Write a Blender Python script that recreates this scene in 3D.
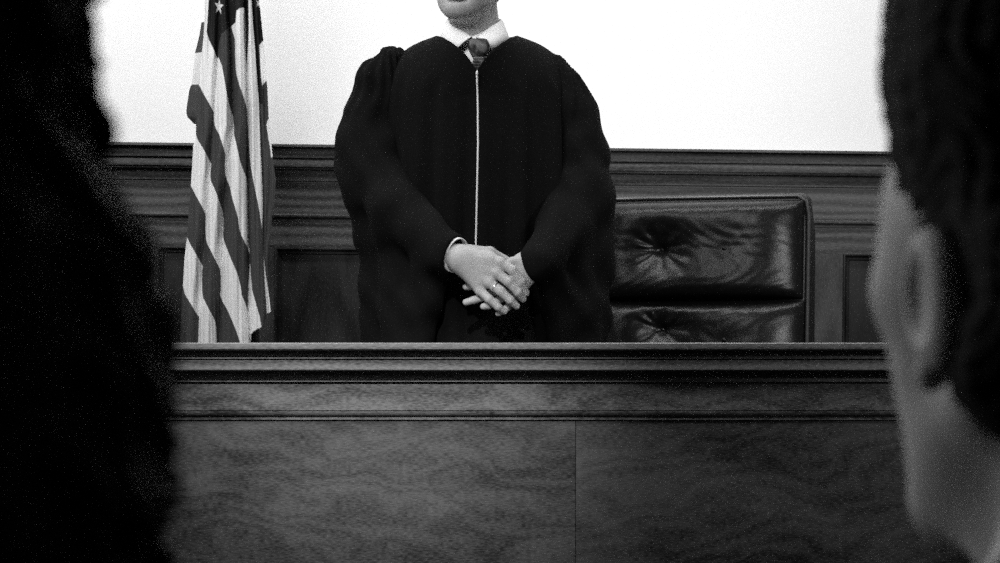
import bpy, bmesh, math, random
import numpy as np
from mathutils import Vector, Matrix, Euler
for o in list(bpy.data.objects):
    bpy.data.objects.remove(o)
random.seed(4); rng = np.random.default_rng(4)
S = bpy.context.scene
COL = S.collection

# ------------------------------------------------------------------ camera
CZ = 1.5; FPX = 2400.0; HY = 360.0
def P(x, y, d):
    return np.array([(x-500.0)*d/FPX, d, CZ+(HY-y)*d/FPX])
cam = bpy.data.cameras.new('camera'); camo = bpy.data.objects.new('camera', cam); COL.objects.link(camo)
camo.location = (0, 0, CZ); camo.rotation_euler = (math.pi/2, 0, 0)
cam.sensor_width = 36.0; cam.lens = 36.0*FPX/1000.0; cam.shift_y = (HY-281.5)/1000.0
cam.dof.use_dof = True; cam.dof.focus_distance = 6.0; cam.dof.aperture_fstop = 12.0
cam.clip_start = 0.05
S.camera = camo
# ------------------------------------------------------------------ world, lights, exposure
S.view_settings.view_transform = 'Standard'; S.view_settings.look = 'None'
S.view_settings.gamma = 1.0; S.view_settings.exposure = 0.0
S.view_settings.use_curve_mapping = False
S.cycles.use_denoising = False          # keep the fine grain of the black-and-white picture
S.cycles.sample_clamp_indirect = 1.5
W = bpy.data.worlds.new('world'); S.world = W; W.use_nodes = True
W.node_tree.nodes['Background'].inputs[0].default_value = (.5, .5, .5, 1)
W.node_tree.nodes['Background'].inputs[1].default_value = 0.02
def area(name, loc, target, sx, sy, watts, spread=180):
    l = bpy.data.lights.new(name, 'AREA'); l.shape = 'RECTANGLE'; l.size = sx; l.size_y = sy; l.energy = watts
    l.spread = math.radians(spread)
    o = bpy.data.objects.new(name, l); COL.objects.link(o); o.location = loc
    o.rotation_euler = (Vector(target)-Vector(loc)).to_track_quat('-Z', 'Y').to_euler()
    return o
def spot(name, loc, target, watts, cone, blend, size):
    l = bpy.data.lights.new(name, 'SPOT'); l.energy = watts; l.spot_size = math.radians(cone); l.spot_blend = blend
    l.shadow_soft_size = size
    o = bpy.data.objects.new(name, l); COL.objects.link(o); o.location = loc
    o.rotation_euler = (Vector(target)-Vector(loc)).to_track_quat('-Z', 'Y').to_euler()
    return o
area('wall_washer_lamp', (0.0, 6.1, 4.3), (0, 7.25, 2.3), 4.6, 0.25, 88)
area('ceiling_key_lamp', (-1.5, 3.8, 4.3), (0, 5.95, 1.9), 2.4, 1.8, 175)
area('chair_highlight_fill', (2.5, 3.2, 2.6), (.6, 6.6, 1.75), 0.40, 0.7, 3.6, 34)  # added lamp without a fixture, for highlights on the chair leather; no window
area('listener_fill', (-3.7, 4.7, 2.5), (.2, 1.0, 1.5), 0.8, 1.4, 6.0, 50)  # added unseen fill that models the right listener's ear and cheek; no window
spot('bench_spot_lamp', (-0.45, 0.6, 4.2), (-0.24, 5.2, 1.49), 1450, 12.4, 1.0, 0.08)

# ------------------------------------------------------------------ materials
def nt(name):
    m = bpy.data.materials.new(name); m.use_nodes = True
    return m, m.node_tree.nodes, m.node_tree.links, m.node_tree.nodes['Principled BSDF']
def g(v): return (v, v, v, 1)
def plain(name, v, rough=.6, spec=.5, var=.0, vscale=20, bump=0, bscale=200, sheen=0, metal=0):
    m, N, L, b = nt(name)
    b.inputs['Roughness'].default_value = rough; b.inputs['Specular IOR Level'].default_value = spec
    b.inputs['Metallic'].default_value = metal
    if sheen: b.inputs['Sheen Weight'].default_value = sheen
    tc = N.new('ShaderNodeTexCoord')
    n = N.new('ShaderNodeTexNoise'); n.inputs['Scale'].default_value = vscale; n.inputs['Detail'].default_value = 4
    L.new(tc.outputs['Object'], n.inputs['Vector'])
    r = N.new('ShaderNodeValToRGB')
    r.color_ramp.elements[0].position = .25; r.color_ramp.elements[1].position = .75
    r.color_ramp.elements[0].color = g(v*(1-var)); r.color_ramp.elements[1].color = g(v*(1+var))
    L.new(n.outputs['Fac'], r.inputs[0]); L.new(r.outputs[0], b.inputs['Base Color'])
    if bump:
        n2 = N.new('ShaderNodeTexNoise'); n2.inputs['Scale'].default_value = bscale; n2.inputs['Detail'].default_value = 3
        L.new(tc.outputs['Object'], n2.inputs['Vector'])
        bp = N.new('ShaderNodeBump'); bp.inputs['Strength'].default_value = bump; bp.inputs['Distance'].default_value = .002
        L.new(n2.outputs['Fac'], bp.inputs['Height']); L.new(bp.outputs[0], b.inputs['Normal'])
    return m
def wood(name, lo, hi, stretch=(1, 1, 9), wscale=2.2, dist=7, rough=.38, seed=0.0, figure=.5, spec=.4, rot=0, rw=.15):
    """flowing figured grain: distorted bands + fine pores; stretch = how compressed each axis is"""
    m, N, L, b = nt(name)
    b.inputs['Roughness'].default_value = rough; b.inputs['Specular IOR Level'].default_value = spec
    tc = N.new('ShaderNodeTexCoord')
    mp = N.new('ShaderNodeMapping'); mp.inputs['Scale'].default_value = stretch; mp.inputs['Location'].default_value = (seed, seed*.7, seed*1.3); mp.inputs['Rotation'].default_value = (0, math.radians(rot), 0)
    L.new(tc.outputs['Object'], mp.inputs['Vector'])
    n1 = N.new('ShaderNodeTexNoise'); n1.inputs['Scale'].default_value = 1.3; n1.inputs['Detail'].default_value = 5; n1.inputs['Distortion'].default_value = .8
    L.new(mp.outputs[0], n1.inputs['Vector'])
    w = N.new('ShaderNodeTexWave'); w.wave_type = 'BANDS'; w.bands_direction = 'Z'
    w.inputs['Scale'].default_value = wscale; w.inputs['Distortion'].default_value = dist; w.inputs['Detail'].default_value = 4
    w.inputs['Detail Scale'].default_value = 1.6
    L.new(mp.outputs[0], w.inputs['Vector'])
    mp2 = N.new('ShaderNodeMapping'); mp2.inputs['Scale'].default_value = (90, 90, 420) if stretch[2] >= stretch[0] else (420, 90, 90)
    L.new(tc.outputs['Object'], mp2.inputs['Vector'])
    n2 = N.new('ShaderNodeTexNoise'); n2.inputs['Scale'].default_value = 1.0; n2.inputs['Detail'].default_value = 3
    L.new(mp2.outputs[0], n2.inputs['Vector'])
    def mix(a, bb, f):
        x = N.new('ShaderNodeMix'); x.data_type = 'FLOAT'; x.inputs[0].default_value = f
        L.new(a, x.inputs[2]); L.new(bb, x.inputs[3]); return x.outputs[0]
    f = mix(n1.outputs['Fac'], w.outputs['Fac'], figure)
    f = mix(f, n2.outputs['Fac'], .5)
    r = N.new('ShaderNodeValToRGB'); r.color_ramp.elements[0].position = .5-rw; r.color_ramp.elements[1].position = .5+rw
    r.color_ramp.elements[0].color = g(lo); r.color_ramp.elements[1].color = g(hi)
    L.new(f, r.inputs[0]); L.new(r.outputs[0], b.inputs['Base Color'])
    bp = N.new('ShaderNodeBump'); bp.inputs['Strength'].default_value = .12; bp.inputs['Distance'].default_value = .001
    L.new(n2.outputs['Fac'], bp.inputs['Height']); L.new(bp.outputs[0], b.inputs['Normal'])
    return m
M = {}
M['plaster'] = plain('plaster', .86, .9, .2, .02, 3, .15, 60)
M['ceiling'] = plain('ceiling_paint', .6, .9, .2, .02, 3)
M['side'] = plain('side_wall_paint', .22, .9, .2, .05, 3)
M['floor'] = wood('floor_wood', .03, .06, (1, 8, 8), 2, 4)
M['carpet'] = plain('dais_carpet', .03, 1, .1, .3, 300, .3, 600)
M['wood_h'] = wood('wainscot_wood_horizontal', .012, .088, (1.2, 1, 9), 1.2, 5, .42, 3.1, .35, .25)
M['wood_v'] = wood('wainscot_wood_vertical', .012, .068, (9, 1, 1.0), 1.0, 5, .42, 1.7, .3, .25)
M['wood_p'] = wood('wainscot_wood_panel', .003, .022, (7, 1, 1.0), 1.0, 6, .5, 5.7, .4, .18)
M['bench_trim'] = wood('bench_trim_wood', .030, .190, (.8, 1, 13), 1.0, 3, .36, 2.2, .3)
M['bench_frieze'] = wood('bench_frieze_wood', .022, .145, (2.0, 1, 4.5), 1.4, 14, .4, 8.4, .15, .4, 0, .10)
M['bench_panel'] = wood('bench_panel_veneer', .010, .090, (2.0, 1.5, 4.2), 1.5, 20, .42, 11.3, .12, .4, -14, .11)
M['bench_panel2'] = wood('bench_panel_veneer_right', .010, .090, (2.0, 1.5, 4.2), 1.5, 18, .42, 4.9, .13, .4, 24, .12)
M['skin'] = plain('skin', .36, .55, .35, .10, 90, .35, 350)
M['skin_far'] = plain('skin_tanned', .40, .6, .3, .08, 60, .2, 300)
M['robe'] = plain('robe_black_cloth', .0048, .95, .08, .35, 240, .3, 500)
M['suit'] = plain('dark_suit_cloth', .012, .95, .1, .3, 300, .2, 500)
M['shirt'] = plain('white_shirt_cotton', .86, .85, .2, .02, 40)
M['hair'] = plain('dark_hair', .0035, .8, .06, .4, 120, .6, 260)
M['curly'] = plain('dark_curly_hair', .007, .6, .25, .4, 80, .3, 200)
M['zip'] = plain('zipper_metal', .75, .4, .5, .12, 900)
M['gold'] = plain('ring_metal', .8, .25, .5, .05, 50, metal=1.0)
M['leather'] = plain('black_leather', .005, .29, .21, .3, 60, .25, 420)
M['leather_side'] = plain('black_leather_side', .008, .42, .45, .3, 60, .2, 420)
M['piping'] = plain('leather_piping', .03, .3, .6, .2, 60)  # paler and glossier than the leather: edge highlight put into the colour
M['metal'] = plain('dark_metal', .05, .4, .5, .1, 40, metal=.8)
M['brass'] = plain('brass_metal', .45, .3, .5, .1, 40, metal=1.0)
M['polewood'] = wood('pole_wood', .01, .02, (8, 8, 1), 1, 3)
M['shoe'] = plain('shoe_leather', .01, .3, .5, .1, 30)
M['eye'] = plain('eye_white', .6, .2, .5)
# tie: dark silk with paler slanting stripes
def tie_mat():
    m, N, L, b = nt('tie_silk'); b.inputs['Roughness'].default_value = .45
    tc = N.new('ShaderNodeTexCoord'); mp = N.new('ShaderNodeMapping')
    mp.inputs['Rotation'].default_value = (0, math.radians(-38), 0)
    L.new(tc.outputs['Object'], mp.inputs['Vector'])
    w = N.new('ShaderNodeTexWave'); w.bands_direction = 'Z'; w.inputs['Scale'].default_value = 11; w.inputs['Distortion'].default_value = 2.5; w.inputs['Detail Scale'].default_value = 3
    L.new(mp.outputs[0], w.inputs['Vector'])
    r = N.new('ShaderNodeValToRGB'); e = r.color_ramp.elements
    e[0].position = .35; e[0].color = g(.018); e[1].position = .8; e[1].color = g(.10)
    L.new(w.outputs['Fac'], r.inputs[0]); L.new(r.outputs[0], b.inputs['Base Color'])
    return m
M['tie'] = tie_mat()
# flag: cloth pattern from two attributes painted on the cloth, one stripe's shade included (stripe and canton)
def flag_mat():
    m, N, L, b = nt('flag_cloth'); b.inputs['Roughness'].default_value = .75; b.inputs['Specular IOR Level'].default_value = .25
    def step(nm):
        a = N.new('ShaderNodeAttribute'); a.attribute_name = nm
        k = N.new('ShaderNodeMapRange'); k.inputs[1].default_value = -.35; k.inputs[2].default_value = .35
        L.new(a.outputs['Fac'], k.inputs[0]); return k.outputs[0]
    c1 = N.new('ShaderNodeMix'); c1.data_type = 'RGBA'
    c1.inputs[6].default_value = g(.050); c1.inputs[7].default_value = g(.008)
    L.new(step('canton_shade'), c1.inputs[0])
    c2 = N.new('ShaderNodeMix'); c2.data_type = 'RGBA'; c2.inputs[7].default_value = g(.80)
    L.new(step('stripe'), c2.inputs[0]); L.new(c1.outputs[2], c2.inputs[6])
    L.new(c2.outputs[2], b.inputs['Base Color'])
    tc = N.new('ShaderNodeTexCoord'); n = N.new('ShaderNodeTexNoise'); n.inputs['Scale'].default_value = 500
    L.new(tc.outputs['Object'], n.inputs['Vector'])
    bp = N.new('ShaderNodeBump'); bp.inputs['Strength'].default_value = .2; bp.inputs['Distance'].default_value = .001
    L.new(n.outputs['Fac'], bp.inputs['Height']); L.new(bp.outputs[0], b.inputs['Normal'])
    return m
M['flag'] = flag_mat()

# ------------------------------------------------------------------ object helpers
def empty(name, loc, label, cat, rz=0, group=None):
    o = bpy.data.objects.new(name, None); COL.objects.link(o); o.location = loc; o.rotation_euler = (0, 0, rz)
    o['label'] = label; o['category'] = cat; o.empty_display_size = .05
    if group: o['group'] = group
    return o
def mesh(name, V, F, mat, parent=None, smooth=True, world=True, label=None):
    """V in world coordinates when world is True (shifted into the parent's frame)"""
    me = bpy.data.meshes.new(name)
    V = np.asarray(V, dtype=float)
    if parent is not None and world:
        q = parent
        while q is not None: V = V - np.array(q.location); q = q.parent
    me.from_pydata(V.tolist(), [], F if isinstance(F, list) else F.tolist())
    me.update()
    if smooth:
        me.polygons.foreach_set('use_smooth', [True]*len(me.polygons))
    mats = mat if isinstance(mat, list) else [mat]
    for k in mats: me.materials.append(k)
    o = bpy.data.objects.new(name, me); COL.objects.link(o)
    if parent is not None: o.parent = parent
    if label: o['label'] = label
    return o
def fix_normals(o):
    bm = bmesh.new(); bm.from_mesh(o.data); bmesh.ops.recalc_face_normals(bm, faces=bm.faces); bm.to_mesh(o.data); bm.free()
    return o
def struct(o):
    o['kind'] = 'structure'; return o
def sharp(o, deg=35):
    me = o.data
    me.set_sharp_from_angle(angle=math.radians(deg)) if hasattr(me, 'set_sharp_from_angle') else None
    return o
class MB:
    def __init__(s): s.V = []; s.F = []
    def add(s, V, F):
        n = len(s.V); s.V += [tuple(v) for v in V]; s.F += [tuple(i+n for i in f) for f in F]
    def box(s, x0, x1, y0, y1, z0, z1):
        s.add([(x, y, z) for x in (x0, x1) for y in (y0, y1) for z in (z0, z1)],
              [(0, 1, 3, 2), (4, 6, 7, 5), (0, 4, 5, 1), (2, 3, 7, 6), (0, 2, 6, 4), (1, 5, 7, 3)])
    def tube(s, pts, rad, n=10, cap=True):
        pts = [Vector(p) for p in pts]
        rad = rad if hasattr(rad, '__len__') else [rad]*len(pts)
        up = Vector((0, 0, 1)); rings = []; prev = None
        for i, p in enumerate(pts):
            t = (pts[min(i+1, len(pts)-1)]-pts[max(i-1, 0)]).normalized()
            if prev is None:
                a = t.cross(up)
                if a.length < .1: a = t.cross(Vector((1, 0, 0)))
            else:
                a = prev - t*prev.dot(t)
            a.normalize(); prev = a; b = t.cross(a)
            rings.append([p+(a*math.cos(q)+b*math.sin(q))*rad[i] for q in [2*math.pi*k/n for k in range(n)]])
        V = [v for r in rings for v in r]; F = []
        for i in range(len(rings)-1):
            for k in range(n):
                k2 = (k+1) % n
                F.append((i*n+k, i*n+k2, (i+1)*n+k2, (i+1)*n+k))
        if cap:
            F.append(tuple(range(n-1, -1, -1))); F.append(tuple(range((len(rings)-1)*n, len(rings)*n)))
        s.add(V, F)
    def lathe(s, prof, c=(0, 0, 0), n=24):
        V = []; F = []
        for r, z in prof:
            for k in range(n):
                q = 2*math.pi*k/n; V.append((c[0]+r*math.cos(q), c[1]+r*math.sin(q), c[2]+z))
        for i in range(len(prof)-1):
            for k in range(n):
                k2 = (k+1) % n; F.append((i*n+k, i*n+k2, (i+1)*n+k2, (i+1)*n+k))
        F.append(tuple(range(n-1, -1, -1))); F.append(tuple(range((len(prof)-1)*n, len(prof)*n)))
        s.add(V, F)
    def extrude_x(s, prof, x0, x1):
        """closed profile of (y, z) pushed along x"""
        n = len(prof); V = [(x0, y, z) for y, z in prof]+[(x1, y, z) for y, z in prof]
        F = [(i, (i+1) % n, n+(i+1) % n, n+i) for i in range(n)]
        F.append(tuple(range(n-1, -1, -1))); F.append(tuple(range(n, 2*n)))
        s.add(V, F)
    def rings_rect(s, x0, x1, z0, z1, prof):
        """picture frame: prof = (inset, y) per loop"""
        V = []; F = []
        for ins, y in prof:
            V += [(x0+ins, y, z0+ins), (x1-ins, y, z0+ins), (x1-ins, y, z1-ins), (x0+ins, y, z1-ins)]
        for i in range(len(prof)-1):
            for k in range(4):
                k2 = (k+1) % 4; F.append((i*4+k, i*4+k2, (i+1)*4+k2, (i+1)*4+k))
        s.add(V, F)
    def build(s, name, mat, parent=None, smooth=True, world=True, bevel=0, label=None):
        o = mesh(name, s.V, s.F, mat, parent, smooth, world, label)
        fix_normals(o)
        if smooth: sharp(o)
        if bevel:
            b = o.modifiers.new('bevel', 'BEVEL'); b.width = bevel; b.segments = 2; b.limit_method = 'ANGLE'
        return o

# ------------------------------------------------------------------ distance-field sculpting
class Field:
    def __init__(s, lo, hi, h):
        lo, hi = np.minimum(lo, hi), np.maximum(lo, hi)
        s.lo = np.array(lo, float); s.h = h
        n = np.ceil((np.array(hi)-s.lo)/h).astype(int)+1
        s.ax = [s.lo[i]+h*np.arange(n[i]) for i in range(3)]
        s.F = np.full(tuple(n), .5, dtype=np.float32)
    def _sl(s, lo, hi):
        sl = []
        for i in range(3):
            a = int(np.floor((lo[i]-s.lo[i])/s.h)); b = int(np.ceil((hi[i]-s.lo[i])/s.h))+1
            a = max(a, 0); b = min(b, len(s.ax[i]))
            if b <= a: return None
            sl.append(slice(a, b))
        return tuple(sl)
    def _grid(s, sl):
        return (s.ax[0][sl[0]][:, None, None].astype(np.float32), s.ax[1][sl[1]][None, :, None].astype(np.float32), s.ax[2][sl[2]][None, None, :].astype(np.float32))
    def _put(s, sl, d, k, mode):
        a = s.F[sl]
        if mode == 'sub':
            d = -d; hh = np.clip(.5-.5*(d-a)/k, 0, 1) if k > 0 else (d > a)*0.
            s.F[sl] = (a*hh + d*(1-hh) + k*hh*(1-hh)) if k > 0 else np.maximum(a, d)
        else:
            hh = np.clip(.5+.5*(d-a)/k, 0, 1) if k > 0 else 0
            s.F[sl] = (d*(1-hh)+a*hh-k*hh*(1-hh)) if k > 0 else np.minimum(a, d)
    def cone(s, a, b, ra, rb, k=.01, mode='add'):
        a = np.array(a, float); b = np.array(b, float); m = max(ra, rb)+k+2.5*s.h
        sl = s._sl(np.minimum(a, b)-m, np.maximum(a, b)+m)
        if sl is None: return
        x, y, z = s._grid(sl); ab = b-a; L2 = max(float(ab@ab), 1e-12)
        t = np.clip(((x-a[0])*ab[0]+(y-a[1])*ab[1]+(z-a[2])*ab[2])/L2, 0, 1)
        d = np.sqrt((x-a[0]-t*ab[0])**2+(y-a[1]-t*ab[1])**2+(z-a[2]-t*ab[2])**2)-(ra+(rb-ra)*t)
        s._put(sl, d, k, mode)
    def chain(s, pts, rad, k=.01):
        for i in range(len(pts)-1): s.cone(pts[i], pts[i+1], rad[i], rad[i+1], k)
    def ell(s, c, r, B=None, k=.01, mode='add'):
        c = np.array(c, float); r = np.array(r, float); m = max(r)+k+2.5*s.h
        sl = s._sl(c-m, c+m)
        if sl is None: return
        x, y, z = s._grid(sl); x = x-c[0]; y = y-c[1]; z = z-c[2]
        B = np.eye(3) if B is None else np.array(B)   # rows = local axes
        q = [(x*B[i, 0]+y*B[i, 1]+z*B[i, 2])/r[i] for i in range(3)]
        k0 = np.sqrt(q[0]**2+q[1]**2+q[2]**2)+1e-9
        k1 = np.sqrt((q[0]/r[0])**2+(q[1]/r[1])**2+(q[2]/r[2])**2)+1e-9
        s._put(sl, k0*(k0-1)/k1, k, mode)
    def disp(s, fn):
        x, y, z = s._grid((slice(None),)*3)
        s.F = (s.F+fn(x, y, z)).astype(np.float32)
    def mesh(s):
        F = s.F; sg = F < 0; n = F.shape
        cnt = np.zeros((n[0]-1, n[1]-1, n[2]-1), np.int8)
        cs = [(i, j, k) for i in (0, 1) for j in (0, 1) for k in (0, 1)]
        for i, j, k in cs: cnt += sg[i:n[0]-1+i, j:n[1]-1+j, k:n[2]-1+k]
        act = (cnt > 0) & (cnt < 8)
        idx = np.full(act.shape, -1, np.int64); C = np.argwhere(act); idx[act] = np.arange(len(C))
        acc = np.zeros((len(C), 3)); w = np.zeros(len(C))
        for a in cs:
            for ax in range(3):
                if a[ax]: continue
                b = list(a); b[ax] = 1
                va = F[C[:, 0]+a[0], C[:, 1]+a[1], C[:, 2]+a[2]]; vb = F[C[:, 0]+b[0], C[:, 1]+b[1], C[:, 2]+b[2]]
                m = (va < 0) != (vb < 0)
                t = np.where(m, va/np.where(m, va-vb, 1), 0)
                p = np.array(a, float)[None, :]+t[:, None]*(np.array(b)-np.array(a))[None, :]
                acc += p*m[:, None]; w += m
        V = s.lo+s.h*(C+acc/w[:, None])
        Q = []
        for ax in range(3):
            u, v = (ax+1) % 3, (ax+2) % 3
            sl0 = [slice(None)]*3; sl1 = [slice(None)]*3
            sl0[ax] = slice(0, -1); sl1[ax] = slice(1, None)
            A = sg[tuple(sl0)]; Bq = sg[tuple(sl1)]
            E = np.argwhere(A != Bq)
            ok = (E[:, u] > 0) & (E[:, v] > 0) & (E[:, u] < n[u]-1) & (E[:, v] < n[v]-1); E = E[ok]
            if not len(E): continue
            fl = A[E[:, 0], E[:, 1], E[:, 2]]
            def cell(du, dv):
                c = E.copy(); c[:, u] += du; c[:, v] += dv
                return idx[c[:, 0], c[:, 1], c[:, 2]]
            q = np.stack([cell(-1, -1), cell(0, -1), cell(0, 0), cell(-1, 0)], 1)
            q[~fl] = q[~fl][:, ::-1]; Q.append(q)
        return V, np.concatenate(Q)
def merge(parts):
    V = []; F = []; n = 0
    for v, f in parts:
        V.append(np.asarray(v, float)); F += [tuple(int(i)+n for i in q) for q in (f.tolist() if hasattr(f, 'tolist') else f)]; n += len(v)
    return np.concatenate(V), F
def basis(yaw, pitch=0.0, roll=0.0):
    """rows f, l, u; yaw 0 looks along +Y, positive turns left (to -X); positive pitch bows the head"""
    f = Vector((0, 1, 0)); l = Vector((-1, 0, 0)); u = Vector((0, 0, 1))
    R = Matrix.Rotation(yaw, 3, 'Z')
    f, l, u = R@f, R@l, R@u
    Rp = Matrix.Rotation(pitch, 3, l) if True else None
    f, u = Rp@f, Rp@u
    Rr = Matrix.Rotation(roll, 3, f)
    l, u = Rr@l, Rr@u
    return np.array([f, l, u])
def head(Fd, O, B, s=1.0, ears=True, neck=None, flare=.42, cheek=0.0, etilt=0.0, jaw=.056, brow=.026, temple=0):
    T = lambda f, l, u: O + s*(f*B[0]+l*B[1]+u*B[2])
    E = lambda c, r, k=.02, mode='add', BB=None: Fd.ell(T(*c), np.array(r)*s, B if BB is None else BB, k*s, mode)
    E((-.012, 0, .052), (.100, .077, .086), .02)
    E((.040, 0, -.008), (.058, .064, .088), .03)
    E((.052, 0, -.060), (.044, .050*jaw/.056, .045), .03)
    for q in (1, -1):
        Fd.cone(T(.0, q*jaw, -.045), T(.070, q*.018, -.093), .020*s, .019*s, .025*s)
        E((.058, q*(.048+cheek), -.002+(.012 if cheek else 0)), (.026, .020, .020), .02)
        E((.086, q*brow, .038), (.012, .022, .010), .012)
        if temple: E((.030, q*temple, .046), (.036, .024, .040), .02)
        E((.094, q*.032, .020), (.016, .020, .011), .006, 'sub')
        E((.083, q*.032, .020), (.013, .016, .011), .004)
        E((.106, q*.013, -.022), (.012, .008, .008), .006)
        E((.0995, q*.007, -.032), (.006, .004, .004), .003, 'sub') if False else None
    E((.080, 0, -.094), (.023, .026, .021), .018)
    Fd.cone(T(.092, 0, .030), T(.117, 0, -.018), .008*s, .012*s, .012*s)
    E((.098, 0, -.050), (.012, .025, .0075), .008)
    E((.097, 0, -.065), (.012, .022, .0085), .008)
    E((.108, 0, -.0575), (.012, .026, .0022), .003, 'sub')
    E((.094, 0, -.078), (.008, .022, .005), .008, 'sub')
    if ears:
        for q in (1, -1):
            # an open shell: outer rim, scooped hollow, lobe
            Bf = np.array(B); ang = flare*q
            lx = math.cos(ang)*B[1]+math.sin(ang)*B[0]
            fx = np.cross(lx, B[2])
            BB = np.array([fx*math.cos(etilt)-B[2]*math.sin(etilt), lx, B[2]*math.cos(etilt)+fx*math.sin(etilt)])
            E((-.019, q*.084, .004), (.0235, .0085, .033), .005, 'add', BB)
            E((-.0115, q*.0935, .006), (.0150, .0105, .0235), .003, 'sub', BB)
            E((-.008, q*.078, -.028), (.010, .0075, .010), .006, 'add', BB)
    if neck is not None:
        Fd.cone(T(-.022, 0, -.03), neck, .054*s, .058*s, .02)
        Fd.cone(T(.02, 0, -.08), np.array(neck)+.02*B[0], .042*s, .046*s, .02)
def hand_down(Fd, w, dr, side, fw):
    """relaxed hand hanging from wrist w along dr; fw = forward, side = across"""
    w, dr, side, fw = [np.array(v, float) for v in (w, dr, side, fw)]
    Fd.chain([w, w+.05*dr, w+.09*dr], [.026, .030, .028], .012)
    for i, L in enumerate((.072, .082, .076, .058)):
        r0 = w+.088*dr+fw*(.028-.0185*i)
        p1 = r0+dr*L*.5+side*.006; p2 = r0+dr*L*.85+side*.022; 
        Fd.chain([r0-dr*.02, r0, p1, p2], [.010, .0095, .0085, .0072], .004)
    b = w+.03*dr+fw*.022
    Fd.chain([b, b+fw*.025+dr*.03, b+fw*.028+dr*.062], [.013, .011, .009], .006)
def body(Fd, base, yaw, H, arms=None, hands=True):
    """standing figure: legs, torso, arms; base = point on the ground between the feet"""
    B = basis(yaw); s = H/1.75; base = np.array(base, float)
    T = lambda f, l, u: base+s*(f*B[0]+l*B[1]+u*B[2])
    for q in (1, -1):
        Fd.chain([T(-.02, q*.10, .085), T(-.015, q*.10, .30), T(.0, q*.10, .49), T(.0, q*.09, .86)], [.042*s, .058*s, .060*s, .088*s], .03)
        Fd.cone(T(-.045, q*.105, .05), T(.13, q*.12, .04), .038*s, .034*s, .02)
    Fd.ell(T(-.01, 0, .92), np.array((.115, .165, .13))*s, B, .05)
    Fd.ell(T(0, 0, 1.10), np.array((.105, .145, .16))*s, B, .06)
    Fd.ell(T(0, 0, 1.30), np.array((.115, .165, .16))*s, B, .06)
    Fd.cone(T(-.02, .14, 1.40), T(-.02, -.14, 1.40), .062*s, .062*s, .05)
    Fd.cone(T(-.02, 0, 1.38), T(-.01, 0, 1.50), .06*s, .055*s, .05)
    for q in (1, -1):
        if arms is None:
            sh, el, wr = T(-.02, q*.185, 1.395), T(-.03, q*.235, 1.10), T(.02, q*.255, .86)
        else:
            sh, el, wr = arms[0 if q == 1 else 1]
        Fd.chain([sh, el, wr], [.052*s, .042*s, .028*s], .03)
        if hands and arms is None:
            dr = (wr-el)/np.linalg.norm(wr-el); hand_down(Fd, wr, dr, -q*B[1], B[0])
    return T

# ================================================================== the room
ZD = 0.81                                     # floor level of the raised dais
def quad(name, pts, mat):
    return struct(mesh(name, pts, [(0, 1, 2, 3)], mat, smooth=False))
mb = MB(); mb.box(-4, 4, -2.5, 9, -.1, 0); struct(mb.build('floor', M['floor'], smooth=False))
mb = MB(); mb.box(-4, 4, -2.5, 9, 4.4, 4.5); struct(mb.build('ceiling', M['ceiling'], smooth=False))
mb = MB(); mb.box(-4.1, -4, -2.5, 9, 0, 4.4); struct(mb.build('wall_left', M['side'], smooth=False))
mb = MB(); mb.box(4, 4.1, -2.5, 9, 0, 4.4); struct(mb.build('wall_right', M['side'], smooth=False))
mb = MB(); mb.box(-4, 4, -2.6, -2.5, 0, 4.4); struct(mb.build('wall_front', M['side'], smooth=False))
mb = MB(); mb.box(-3.9, 3.9, 5.40, 7.0, 0, ZD); o = struct(mb.build('floor_dais', M['carpet'], smooth=False))
# back wall with its wainscot, all in the wall's own frame (x along, -y out, z from eye level)
DW = 7.2; PXM = DW/FPX
WROT = (0, .0100, math.radians(1.5)); WLOC = (0, DW, CZ)
def onwall(o):
    o.location = WLOC; o.rotation_euler = WROT; return struct(o)
def wz(y): return (HY-y)*PXM
def wx(x): return (x-500)*PXM
mb = MB(); mb.box(-4.0, 4.0, .0, .12, -1.5, 2.88); onwall(mb.build('wall_back', M['plaster'], smooth=False))
def prof(pts, toz, back=.0):
    q = [(-o_, toz(y)) for y, o_ in pts]
    return [(back, q[0][1])]+q+[(back, q[-1][1])]
X0, X1 = -3.8, 3.8
mb = MB()
mb.extrude_x(prof([(148.2, .052), (150.8, .054), (152.2, .034), (157.6, .030), (158.4, .030), (159.0, .043), (161.4, .043), (162.0, .030), (163.2, .030),
                   (163.6, .040), (170.2, .040), (170.6, .033), (171.2, .033), (171.6, .037), (172.6, .036), (173.0, .018), (177, .015), (181.2, .014), (181.8, .018), (183.6, .018), (184.2, .012), (186, .012)], wz), X0, X1)
onwall(mb.build('trim_1', M['wood_h'])); 
mb = MB(); mb.box(X0, X1, -.010, 0, wz(216.5), wz(185.5)); onwall(mb.build('trim_2', M['wood_h'], smooth=False))
mb = MB()
mb.extrude_x(prof([(215.6, .012), (216.2, .022), (217.4, .026), (218.6, .027), (220, .026), (221.0, .020), (222, .017), (224, .016), (225, .012)], wz), X0, X1)
onwall(mb.build('trim_3', M['wood_h']))
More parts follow.
